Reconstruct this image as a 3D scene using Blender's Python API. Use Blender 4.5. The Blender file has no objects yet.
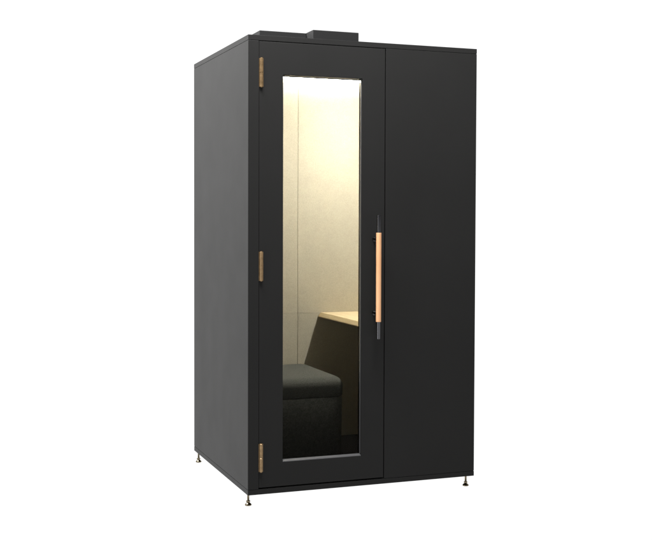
import bpy, bmesh, math, random
from mathutils import Vector, Matrix

random.seed(4)
scene = bpy.context.scene
COL = scene.collection

# ------------------------------------------------------------------ sizes (metres, booth frame: x right, y into, z up)
W, D, H = 1.215, 1.107, 2.200        # cabinet
FOOT = 0.060                         # the cabinet stands this far above the floor

# ------------------------------------------------------------------ helpers
def link(o, parent=None):
    COL.objects.link(o)
    if parent is not None:
        o.parent = parent
    return o

def obj(name, bm, mat, parent=None, bevel=0.0, seg=2, smooth=False, mats=None):
    bmesh.ops.recalc_face_normals(bm, faces=bm.faces)
    me = bpy.data.meshes.new(name)
    bm.to_mesh(me); bm.free()
    for m in (mats or [mat]):
        me.materials.append(m)
    if smooth:
        for p in me.polygons:
            p.use_smooth = True
    o = bpy.data.objects.new(name, me)
    link(o, parent)
    if bevel:
        b = o.modifiers.new('bevel', 'BEVEL')
        b.width = bevel; b.segments = seg; b.limit_method = 'ANGLE'
        b.angle_limit = math.radians(40)
        b.harden_normals = False
    return o

def add_box(bm, x0, x1, y0, y1, z0, z1, mi=0):
    v = [bm.verts.new(c) for c in ((x0,y0,z0),(x1,y0,z0),(x1,y1,z0),(x0,y1,z0),
                                   (x0,y0,z1),(x1,y0,z1),(x1,y1,z1),(x0,y1,z1))]
    for f in ((3,2,1,0),(4,5,6,7),(0,1,5,4),(1,2,6,5),(2,3,7,6),(3,0,4,7)):
        fc = bm.faces.new([v[i] for i in f]); fc.material_index = mi

def box(*a):
    bm = bmesh.new(); add_box(bm, *a); return bm

def add_prism_z(bm, pts, z0, z1):
    lo = [bm.verts.new((x, y, z0)) for x, y in pts]
    hi = [bm.verts.new((x, y, z1)) for x, y in pts]
    n = len(pts)
    bm.faces.new(lo[::-1]); bm.faces.new(hi)
    for i in range(n):
        bm.faces.new((lo[i], lo[(i+1)%n], hi[(i+1)%n], hi[i]))

def add_ring(bm, ox0, ox1, oz0, oz1, ix0, ix1, iz0, iz1, y0, y1):
    """a rectangular frame in the xz plane, from y0 to y1"""
    O = [(ox0,oz0),(ox1,oz0),(ox1,oz1),(ox0,oz1)]
    I = [(ix0,iz0),(ix1,iz0),(ix1,iz1),(ix0,iz1)]
    fo = [bm.verts.new((x,y0,z)) for x,z in O]; fi = [bm.verts.new((x,y0,z)) for x,z in I]
    bo = [bm.verts.new((x,y1,z)) for x,z in O]; bi = [bm.verts.new((x,y1,z)) for x,z in I]
    for i in range(4):
        j = (i+1) % 4
        bm.faces.new((fo[i], fo[j], fi[j], fi[i]))
        bm.faces.new((bo[j], bo[i], bi[i], bi[j]))
        bm.faces.new((fo[j], fo[i], bo[i], bo[j]))
        bm.faces.new((fi[i], fi[j], bi[j], bi[i]))

def add_lathe(bm, prof, cx, cy, z=0.0, n=32):
    """profile of (radius, height) turned about a vertical axis"""
    rings = []
    for r, h in prof:
        if r < 1e-6:
            rings.append([bm.verts.new((cx, cy, z+h))])
        else:
            rings.append([bm.verts.new((cx + r*math.cos(2*math.pi*k/n), cy + r*math.sin(2*math.pi*k/n), z+h)) for k in range(n)])
    for a, b in zip(rings, rings[1:]):
        for k in range(n):
            k2 = (k+1) % n
            if len(a) == 1 and len(b) == 1: continue
            if len(a) == 1: bm.faces.new((a[0], b[k2], b[k]))
            elif len(b) == 1: bm.faces.new((a[k], a[k2], b[0]))
            else: bm.faces.new((a[k], a[k2], b[k2], b[k]))

def add_rod_y(bm, cx, cz, y0, y1, r, n=20):
    a = [bm.verts.new((cx + r*math.cos(2*math.pi*k/n), y0, cz + r*math.sin(2*math.pi*k/n))) for k in range(n)]
    b = [bm.verts.new((v.co.x, y1, v.co.z)) for v in a]
    bm.faces.new(a[::-1]); bm.faces.new(b)
    for k in range(n):
        bm.faces.new((a[k], a[(k+1)%n], b[(k+1)%n], b[k]))

def smooth_by_angle(o, deg=35):
    for p in o.data.polygons: p.use_smooth = True
    o.data.set_sharp_from_angle(angle=math.radians(deg))

# ------------------------------------------------------------------ materials
def new_mat(name):
    m = bpy.data.materials.new(name); m.use_nodes = True
    nt = m.node_tree
    return m, nt, nt.nodes['Principled BSDF'], nt.nodes['Material Output']

def N(nt, typ, **kw):
    n = nt.nodes.new(typ)
    for k, v in kw.items():
        if hasattr(n, k): setattr(n, k, v)
        else: n.inputs[k.replace('_', ' ')].default_value = v
    return n

def noise(nt, scale, detail=4.0, rough=0.55, stretch=(1,1,1)):
    tc = N(nt, 'ShaderNodeTexCoord'); mp = N(nt, 'ShaderNodeMapping')
    mp.inputs['Scale'].default_value = stretch
    nt.links.new(tc.outputs['Object'], mp.inputs['Vector'])
    nz = N(nt, 'ShaderNodeTexNoise')
    nz.inputs['Scale'].default_value = scale
    nz.inputs['Detail'].default_value = detail
    nz.inputs['Roughness'].default_value = rough
    nt.links.new(mp.outputs['Vector'], nz.inputs['Vector'])
    return nz

def ramp(nt, src, stops):
    r = N(nt, 'ShaderNodeValToRGB')
    e = r.color_ramp.elements
    while len(e) < len(stops): e.new(0.5)
    for el, (p, c) in zip(e, stops):
        el.position = p; el.color = (*c, 1) if len(c) == 3 else c
    nt.links.new(src, r.inputs['Fac'])
    return r

def bump(nt, src, bsdf, strength, dist):
    b = N(nt, 'ShaderNodeBump')
    b.inputs['Strength'].default_value = strength
    b.inputs['Distance'].default_value = dist
    nt.links.new(src, b.inputs['Height'])
    nt.links.new(b.outputs['Normal'], bsdf.inputs['Normal'])

def painted(name, col, rough=0.5, spec=0.25):
    m, nt, b, _ = new_mat(name)
    big = noise(nt, 2.2, 3.0)
    c0 = tuple(x*0.96 for x in col); c1 = tuple(x*1.04 for x in col)
    r = ramp(nt, big.outputs['Fac'], [(0.3, c0), (0.7, c1)])
    nt.links.new(r.outputs['Color'], b.inputs['Base Color'])
    mr = N(nt, 'ShaderNodeMapRange')
    mr.inputs['To Min'].default_value = rough - 0.04
    mr.inputs['To Max'].default_value = rough + 0.05
    nt.links.new(noise(nt, 5.0, 5.0).outputs['Fac'], mr.inputs['Value'])
    nt.links.new(mr.outputs['Result'], b.inputs['Roughness'])
    b.inputs['Specular IOR Level'].default_value = spec
    wave = noise(nt, 1.6, 2.0, 0.4)
    bump(nt, wave.outputs['Fac'], b, 0.10, 0.02)
    return m

M_PAINT = painted('charcoal_paint', (0.0150, 0.0148, 0.0145), 0.40, 0.06)
M_CORE  = painted('black_core', (0.010, 0.010, 0.010), 0.7, 0.1)
M_BEAD  = painted('grey_satin_strip', (0.060, 0.060, 0.062), 0.35, 0.4)
M_BOX   = painted('charcoal_vent_paint', (0.0125, 0.0125, 0.0125), 0.5, 0.08)

def felt(name, c_dark, c_light, scale=170.0):
    m, nt, b, _ = new_mat(name)
    fib = noise(nt, scale, 4.0, 0.75)
    r = ramp(nt, fib.outputs['Fac'], [(0.28, c_dark), (0.72, c_light)])
    blot = noise(nt, 26.0, 4.0, 0.6)
    mx = N(nt, 'ShaderNodeMix', data_type='RGBA', blend_type='MULTIPLY')
    mx.inputs['Factor'].default_value = 0.35
    nt.links.new(r.outputs['Color'], mx.inputs['A'])
    r2 = ramp(nt, blot.outputs['Fac'], [(0.3, (0.82,0.82,0.82)), (0.7, (1.0,1.0,1.0))])
    nt.links.new(r2.outputs['Color'], mx.inputs['B'])
    nt.links.new(mx.outputs['Result'], b.inputs['Base Color'])
    b.inputs['Roughness'].default_value = 0.95
    b.inputs['Specular IOR Level'].default_value = 0.08
    b.inputs['Sheen Weight'].default_value = 0.0
    bump(nt, fib.outputs['Fac'], b, 0.4, 0.002)
    return m

M_FELT   = felt('beige_felt', (0.445, 0.402, 0.30), (0.575, 0.53, 0.415))
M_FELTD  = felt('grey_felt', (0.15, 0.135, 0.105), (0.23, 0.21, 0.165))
M_CARPET = felt('dark_carpet', (0.020, 0.018, 0.015), (0.045, 0.040, 0.034))
M_SEAT   = felt('charcoal_wool', (0.036, 0.0365, 0.031), (0.108, 0.109, 0.093), 150.0)

def wood(name, c0, c1, stretch, scale=6.0, rough=0.45):
    m, nt, b, _ = new_mat(name)
    g = noise(nt, scale, 7.0, 0.62, stretch)
    r = ramp(nt, g.outputs['Fac'], [(0.28, c0), (0.5, tuple((a+b_)/2 for a, b_ in zip(c0, c1))), (0.74, c1)])
    nt.links.new(r.outputs['Color'], b.inputs['Base Color'])
    b.inputs['Roughness'].default_value = rough
    b.inputs['Specular IOR Level'].default_value = 0.35
    bump(nt, g.outputs['Fac'], b, 0.08, 0.001)
    return m

M_DESK   = wood('pale_ash_veneer', (0.52, 0.40, 0.22), (0.70, 0.57, 0.35), (9.0, 0.7, 9.0))
M_PLY    = wood('birch_ply_edge', (0.36, 0.27, 0.13), (0.60, 0.47, 0.27), (0.6, 0.6, 38.0))
M_GRIP   = wood('oiled_beech', (0.54, 0.265, 0.12), (0.67, 0.38, 0.205), (14.0, 14.0, 1.0), 5.0, 0.4)

def metal(name, col, rough, spotted=0.0, metallic=1.0):
    m, nt, b, _ = new_mat(name)
    n = noise(nt, 60.0, 4.0)
    r = ramp(nt, n.outputs['Fac'], [(0.3, tuple(c*(1-spotted) for c in col)), (0.7, col)])
    nt.links.new(r.outputs['Color'], b.inputs['Base Color'])
    b.inputs['Metallic'].default_value = metallic
    b.inputs['Roughness'].default_value = rough
    return m

M_BRASS = metal('aged_brass', (0.29, 0.19, 0.095), 0.26, 0.45, 0.62)
M_FOOT  = metal('bronze_foot', (0.24, 0.20, 0.135), 0.2, 0.3)
M_STEEL = metal('blackened_steel', (0.085, 0.085, 0.09), 0.12, 0.1)
M_BLACK = painted('black_rubber', (0.008, 0.008, 0.008), 0.6, 0.2)

# coated glass: added tint dims light from outside, with only a trace of reflection
m, nt, b, out = new_mat('coated_glass')
nt.nodes.remove(b)
tr = N(nt, 'ShaderNodeBsdfTransparent'); tr.inputs['Color'].default_value = (0.71, 0.712, 0.70, 1)
gl = N(nt, 'ShaderNodeBsdfGlossy'); gl.inputs['Roughness'].default_value = 0.0
fr = N(nt, 'ShaderNodeFresnel'); fr.inputs['IOR'].default_value = 1.09
mx = N(nt, 'ShaderNodeMixShader')
nt.links.new(fr.outputs['Fac'], mx.inputs['Fac'])
nt.links.new(tr.outputs['BSDF'], mx.inputs[1]); nt.links.new(gl.outputs['BSDF'], mx.inputs[2])
nt.links.new(mx.outputs['Shader'], out.inputs['Surface'])
M_GLASS = m

# the lit diffusers of the two lamps under the booth ceiling
def lit(name, strength):
    m, nt, b, out = new_mat(name)
    nt.nodes.remove(b)
    em = N(nt, 'ShaderNodeEmission')
    em.inputs['Color'].default_value = (1.0, 0.975, 0.945, 1)
    em.inputs['Strength'].default_value = strength
    nt.links.new(em.outputs['Emission'], out.inputs['Surface'])
    return m
M_LAMP = lit('lit_diffuser', 2560.0)
M_WASH = lit('lit_wall_washer', 95.0)

# made-up translucent floor, lit from below to read white without shadows
m, nt, b, out = new_mat('shadowless_white')
nt.nodes.remove(b)
tl = N(nt, 'ShaderNodeBsdfTranslucent'); tl.inputs['Color'].default_value = (0.97, 0.97, 0.97, 1)
nt.links.new(tl.outputs['BSDF'], out.inputs['Surface'])
M_FLOOR = m

# ------------------------------------------------------------------ the setting: one added white floor
bm = bmesh.new()
add_box(bm, -40, 40, -40, 40, -0.001, 0.0)
bmesh.ops.delete(bm, geom=[f for f in bm.faces if f.calc_center_median().z < -0.0005 or abs(f.normal.z) < 0.5], context='FACES')
fl = obj('floor', bm, M_FLOOR)
fl['kind'] = 'structure'

# ------------------------------------------------------------------ the booth
booth = bpy.data.objects.new('phone_booth', None); link(booth)
booth.location = (0, 0, FOOT)
booth['label'] = 'charcoal office phone booth with a glazed door standing on small metal feet'
booth['category'] = 'phone booth'
def part(name, bm, mat, **k): return obj(name, bm, mat, booth, **k)

T = 0.025                                   # roof and base board
bm = box(0, W, 0, D, 0, T - 0.0008)         # each board has a rebate that closes the shadow gap
add_box(bm, 0.0018, W-0.0018, 0.0018, D-0.0018, T-0.004, T+0.0011)
part('base', bm, M_PAINT, bevel=0.0006)
bm = box(0, W, 0, D, H - T + 0.0008, H)
add_box(bm, 0.0018, W-0.0018, 0.0018, D-0.0018, H-T-0.0011, H-T+0.004)
part('roof', bm, M_PAINT, bevel=0.0006)
z0, z1 = T + 0.0013, H - T - 0.0013
# left side sheet folded round to the front as the hinge stile
bm = bmesh.new()
add_prism_z(bm, [(0,0),(0.0535,0),(0.0535,0.046),(0.020,0.046),(0.020,D),(0,D)], z0, z1)
part('side_panel', bm, M_PAINT, bevel=0.0014)
# right half of the front, folded round as the other side
bm = bmesh.new()
add_prism_z(bm, [(0.7095,0),(W,0),(W,D),(W-0.020,D),(W-0.020,0.046),(0.7095,0.046)], z0, z1)
part('side_panel', bm, M_PAINT, bevel=0.0014)
part('back_panel', box(0.021, W-0.021, D-0.020, D, z0, z1), M_PAINT, bevel=0.001)
# black rebate the door closes against
bm = bmesh.new()
add_ring(bm, 0.024, 0.735, T+0.0013, H-T-0.0013, 0.105, 0.655, 0.075, 2.13, 0.0475, 0.075)
part('door_stop', bm, M_CORE, bevel=0.001)

# inner lining
LX0, LX1, BY = 0.042, W - 0.042, 1.060
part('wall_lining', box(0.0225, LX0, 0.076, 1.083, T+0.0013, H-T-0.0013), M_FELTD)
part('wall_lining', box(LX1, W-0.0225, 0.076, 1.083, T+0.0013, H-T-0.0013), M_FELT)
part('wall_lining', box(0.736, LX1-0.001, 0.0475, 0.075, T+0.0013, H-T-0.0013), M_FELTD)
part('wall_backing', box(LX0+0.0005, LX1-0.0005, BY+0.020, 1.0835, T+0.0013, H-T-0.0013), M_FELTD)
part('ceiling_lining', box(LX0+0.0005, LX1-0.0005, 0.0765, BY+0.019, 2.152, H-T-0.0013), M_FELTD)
part('carpet', box(LX0+0.0005, LX1-0.0005, 0.0765, BY+0.019, T+0.0013, 0.036), M_CARPET)
sx, sz, g = 0.607, 0.775, 0.0008
for xa, xb in ((LX0+0.001, sx-g), (sx+g, LX1-0.001)):
    for za, zb in ((0.037, sz-g), (sz+g, 2.151)):
        part('wall_panel', box(xa, xb, BY, BY+0.0195, za, zb), M_FELT, bevel=0.0010)

# lamp in the corner between ceiling and right wall
bm = box(1.128, 1.172, 0.325, 0.6120, 2.1405, 2.1515)
add_box(bm, 1.128, 1.172, 0.6035, 0.6115, 2.045, 2.1400)      # unseen cheek, added to cut the hot spot on the back wall
lamp = part('ceiling_lamp', bm, M_CORE, bevel=0.001)
wash = part('ceiling_lamp', box(0.060, 1.120, 1.026, 1.056, 2.1445, 2.1515), M_CORE, bevel=0.001)
obj('diffuser', box(0.065, 1.115, 1.030, 1.052, 2.138, 2.144), M_WASH, wash)
obj('diffuser', box(1.135, 1.165, 0.330, 0.600, 2.124, 2.140), M_LAMP, lamp, bevel=0.006)

# desk shelf on the right wall
bm = bmesh.new()
dx, dy0, dz = 0.733, 0.335, 0.776
pr = [(dx, dz-0.026), (LX1-0.001, dz-0.026), (LX1-0.001, dz), (dx+0.017, dz), (dx, dz-0.021)]
a = [bm.verts.new((x, dy0, z)) for x, z in pr]; c = [bm.verts.new((x, BY-0.001, z)) for x, z in pr]
bm.faces.new(a); bm.faces.new(c[::-1])
for i in range(5):
    bm.faces.new((a[i], a[(i+1)%5], c[(i+1)%5], c[i]))
for f in bm.faces:
    f.normal_update()
    f.material_index = 0 if abs(f.normal.z) > 0.9 else 1
part('desk', bm, None, mats=[M_DESK, M_PLY], bevel=0.0008)

# door: frame, glass, bead, hinges, pull
door = bpy.data.objects.new('door', None)
DX0, DX1, DZ0, DZ1 = 0.0548, 0.7050, 0.0325, 2.1715
GX0, GX1, GZ0, GZ1 = 0.1752, 0.5838, 0.1490, 2.0180
bm = bmesh.new()
add_ring(bm, DX0, DX1, DZ0, DZ1, GX0, GX1, GZ0, GZ1, 0.0006, 0.045)
door = part('door', bm, M_PAINT, bevel=0.0014)
obj('glass_pane', box(GX0+0.0005, GX1-0.0005, 0.0200, 0.0280, GZ0+0.0005, GZ1-0.0005), M_GLASS, door)
bm = bmesh.new()                              # sloped sill strip below the glass
x0, x1 = GX0+0.0003, GX1-0.0003
v = [bm.verts.new(c) for c in ((x0,0.002,GZ0+0.0004),(x0,0.0195,GZ0+0.0004),(x0,0.0195,GZ0+0.0105),(x0,0.002,GZ0+0.0030),
                               (x1,0.002,GZ0+0.0004),(x1,0.0195,GZ0+0.0004),(x1,0.0195,GZ0+0.0105),(x1,0.002,GZ0+0.0030))]
for f in ((0,1,2,3),(7,6,5,4),(0,4,5,1),(1,5,6,2),(2,6,7,3),(3,7,4,0)):
    bm.faces.new([v[i] for i in f])
obj('glazing_bead', bm, M_BEAD, door, bevel=0.0006)
for x in (GX1 - 0.0025, GX0 + 0.0003):         # upright strips either side of the pane
    obj('glazing_bead', box(x, x + 0.0022, 0.0095, 0.0195, GZ0+0.011, GZ1-0.001), M_BEAD, door, bevel=0.0006)
for za, zb in ((1.9545, 2.0910), (1.0300, 1.1700), (0.1100, 0.2460)):
    bm = bmesh.new()
    hx, hy, r = 0.0640, -0.0050, 0.0082
    mid = (za+zb)/2
    add_box(bm, hx-0.0105, hx+0.0108, -0.0016, 0.0004, za+0.001, zb-0.001)     # the two thin leaves
    for a, c in ((za, mid-0.0008), (mid+0.0008, zb)):
        add_lathe(bm, [(0,0),(r-0.001,0),(r,0.001),(r,c-a-0.001),(r-0.001,c-a),(0,c-a)], hx, hy, a, 24)
    add_lathe(bm, [(0,-0.002),(r*0.55,-0.002),(r*0.6,0),(r*0.6,zb-za),(r*0.55,zb-za+0.002),(0,zb-za+0.002)], hx, hy, za, 16)
    smooth_by_angle(obj('hinge', bm, M_BRASS, door))
hx, hy = 0.6495, -0.060
bm = bmesh.new()
def bar(a, b, r):
    L = b - a
    return [(0,0),(r-0.0012,0),(r,0.0012),(r,L-0.0012),(r-0.0012,L),(0,L)]
add_lathe(bm, bar(0.7360, 1.3470, 0.0100), hx, hy, 0.7360, 40)
for z in (1.2270, 0.8600):
    add_rod_y(bm, hx, z, 0.0005, hy, 0.0062)
    add_rod_y(bm, hx, z, 0.0003, -0.004, 0.0100)
o = obj('handle', bm, M_STEEL, door); smooth_by_angle(o)
bm = bmesh.new()
add_lathe(bm, [(0.0095,0),(0.0122,0),(0.0130,0.001),(0.0130,0.4375),(0.0122,0.4385),(0.0095,0.4385)], hx, hy, 0.8215, 40)
o2 = obj('grip', bm, M_GRIP, door); smooth_by_angle(o2)

# ventilation boxes on the roof
def vent(x0, x1, y0, y1, z):
    v = part('vent_box', box(x0, x1, y0, y1, H+0.0005, z), M_BOX, bevel=0.0025)
vent(0.4125, 0.6630, 0.250, 0.700, 2.2870)
vent(0.1600, 0.4110, 0.350, 0.640, 2.2842)

# levelling feet
for fx, fy in ((0.016, 1.066), (0.016, 0.049), (1.190, 0.044), (1.190, 1.066)):
    bm = bmesh.new()
    add_lathe(bm, [(0,-0.060),(0.0150,-0.060),(0.0165,-0.058),(0.0165,-0.0545),(0.0120,-0.0500),(0.0085,-0.0470),(0.0060,-0.0455),(0.0055,-0.0445),(0.0052,0.0),(0,0.0)], fx, fy, 0, 32)
    foot = part('foot', bm, M_FOOT); smooth_by_angle(foot, 50)
    bm = bmesh.new()
    add_lathe(bm, [(0.0050,-0.0440),(0.0098,-0.0440),(0.0105,-0.0432),(0.0105,-0.0372),(0.0098,-0.0364),(0.0050,-0.0364)], fx, fy, 0, 6)
    obj('nut', bm, M_FOOT, foot)

# ------------------------------------------------------------------ the bench inside, a thing of its own
bench = bpy.data.objects.new('bench', None); link(bench)
BX0, BX1, BY0, BY1 = 0.050, 0.664, 0.425, 1.052
bench.location = ((BX0+BX1)/2, (BY0+BY1)/2, FOOT + 0.0365)
bench['label'] = 'upholstered charcoal wool bench inside the booth with softly rounded edges'
bench['category'] = 'bench'
def rounded(x, y, r, n=8):
    pts = []
    for cx, cy, a0 in ((x-r, y-r, 0), (-x+r, y-r, 90), (-x+r, -y+r, 180), (x-r, -y+r, 270)):
        for k in range(n+1):
            a = math.radians(a0 + 90*k/n)
            pts.append((cx + r*math.cos(a), cy + r*math.sin(a)))
    return pts
def soft_block(levels, name):
    """stack of rounded outlines: (inset, z)"""
    bm = bmesh.new(); rings = []
    hx, hy = (BX1-BX0)/2, (BY1-BY0)/2
    for inset, z in levels:
        r = max(0.055 - inset*0.6, 0.012)
        rings.append([bm.verts.new((x, y, z)) for x, y in rounded(hx-inset, hy-inset, r)])
    n = len(rings[0])
    for a, b in zip(rings, rings[1:]):
        for k in range(n):
            bm.faces.new((a[k], a[(k+1)%n], b[(k+1)%n], b[k]))
    bm.faces.new(rings[0][::-1]); bm.faces.new(rings[-1])
    o = obj(name, bm, M_SEAT, bench, smooth=True)
    return o
ZT = 0.487 - 0.0365
lv = [(0.003, ZT-0.108), (0.001, ZT-0.103)]
for k in range(0, 9):
    a = math.radians(90*k/8)
    lv.append((0.048*(1-math.cos(a)), ZT-0.048+0.046*math.sin(a)-0.002))
lv += [(0.10, ZT-0.0015), (0.20, ZT)]
soft_block(lv, 'cushion')
soft_block([(0.008, 0.0), (0.004, 0.006), (0.003, ZT-0.112), (0.004, ZT-0.1085)], 'base')

# ------------------------------------------------------------------ light
world = bpy.data.worlds.new('World'); scene.world = world
world.use_nodes = True
nt = world.node_tree
bg = nt.nodes['Background']
tc = N(nt, 'ShaderNodeTexCoord'); sp = N(nt, 'ShaderNodeSeparateXYZ')
nt.links.new(tc.outputs['Generated'], sp.inputs['Vector'])
# white studio all round, dim on the photographer's side
my = N(nt, 'ShaderNodeMapRange', interpolation_type='SMOOTHSTEP')
my.inputs['From Min'].default_value = -0.25; my.inputs['From Max'].default_value = 0.30
my.inputs['To Min'].default_value = 0.03; my.inputs['To Max'].default_value = 1.15
nt.links.new(sp.outputs['Y'], my.inputs['Value'])
# even light from below, added to keep the floor white
mz = N(nt, 'ShaderNodeMapRange'); mz.inputs['From Min'].default_value = -0.02; mz.inputs['From Max'].default_value = 0.0
mz.inputs['To Min'].default_value = 1.0; mz.inputs['To Max'].default_value = 0.0
nt.links.new(sp.outputs['Z'], mz.inputs['Value'])
mixf = N(nt, 'ShaderNodeMix', data_type='FLOAT')
nt.links.new(mz.outputs['Result'], mixf.inputs['Factor'])
nt.links.new(my.outputs['Result'], mixf.inputs['A'])
mixf.inputs['B'].default_value = 1.09
nt.links.new(mixf.outputs['Result'], bg.inputs['Strength'])
bg.inputs['Color'].default_value = (1, 1, 1, 1)

def softbox(name, loc, target, sx, sy, power, col=(1,1,1)):
    l = bpy.data.lights.new(name, 'AREA'); l.shape = 'RECTANGLE'
    l.size = sx; l.size_y = sy; l.energy = power; l.color = col
    o = bpy.data.objects.new(name, l); link(o)
    o.location = loc
    o.rotation_euler = (Vector(target) - Vector(loc)).to_track_quat('-Z', 'Y').to_euler()
    return o
softbox('softbox_front', (-0.1, -0.95, 4.2), (0.6, 0, 1.5), 2.0, 0.7, 340)
softbox('softbox_side', (-1.7, 0.8, 3.7), (0, 0.5, 1.5), 1.6, 1.0, 420)

softbox('softbox_strip', (-3.2, -1.25, 1.45), (0.6, 0, 1.2), 0.45, 2.6, 24)

# ------------------------------------------------------------------ camera
cam = bpy.data.cameras.new('Camera'); co = bpy.data.objects.new('Camera', cam); link(co)
yaw, pit, rol = 0.3631, -0.0312, 0.0034
fw = Vector((math.sin(yaw)*math.cos(pit), math.cos(yaw)*math.cos(pit), math.sin(pit)))
r = Vector((math.cos(yaw), -math.sin(yaw), 0)); u = r.cross(fw)
r2 = math.cos(rol)*r + math.sin(rol)*u; u2 = -math.sin(rol)*r + math.cos(rol)*u
M = Matrix(((r2.x, u2.x, -fw.x), (r2.y, u2.y, -fw.y), (r2.z, u2.z, -fw.z)))
co.matrix_world = Matrix.Translation((-1.46824, -5.09627, 1.32894 + FOOT)) @ M.to_4x4()
cam.sensor_width = 36.0
cam.lens = 36.0*1110.33/652
cam.shift_x = -13.952/652
cam.shift_y = -16.638/652
cam.clip_start = 0.05; cam.clip_end = 500
scene.camera = co

# ------------------------------------------------------------------ render
scene.render.engine = 'CYCLES'
scene.cycles.max_bounces = 12
scene.cycles.diffuse_bounces = 6
scene.cycles.transparent_max_bounces = 16
scene.render.resolution_x = 1024; scene.render.resolution_y = 848
scene.view_settings.view_transform = 'Standard'
scene.view_settings.look = 'None'
scene.view_settings.exposure = 0.0
scene.view_settings.gamma = 1.0
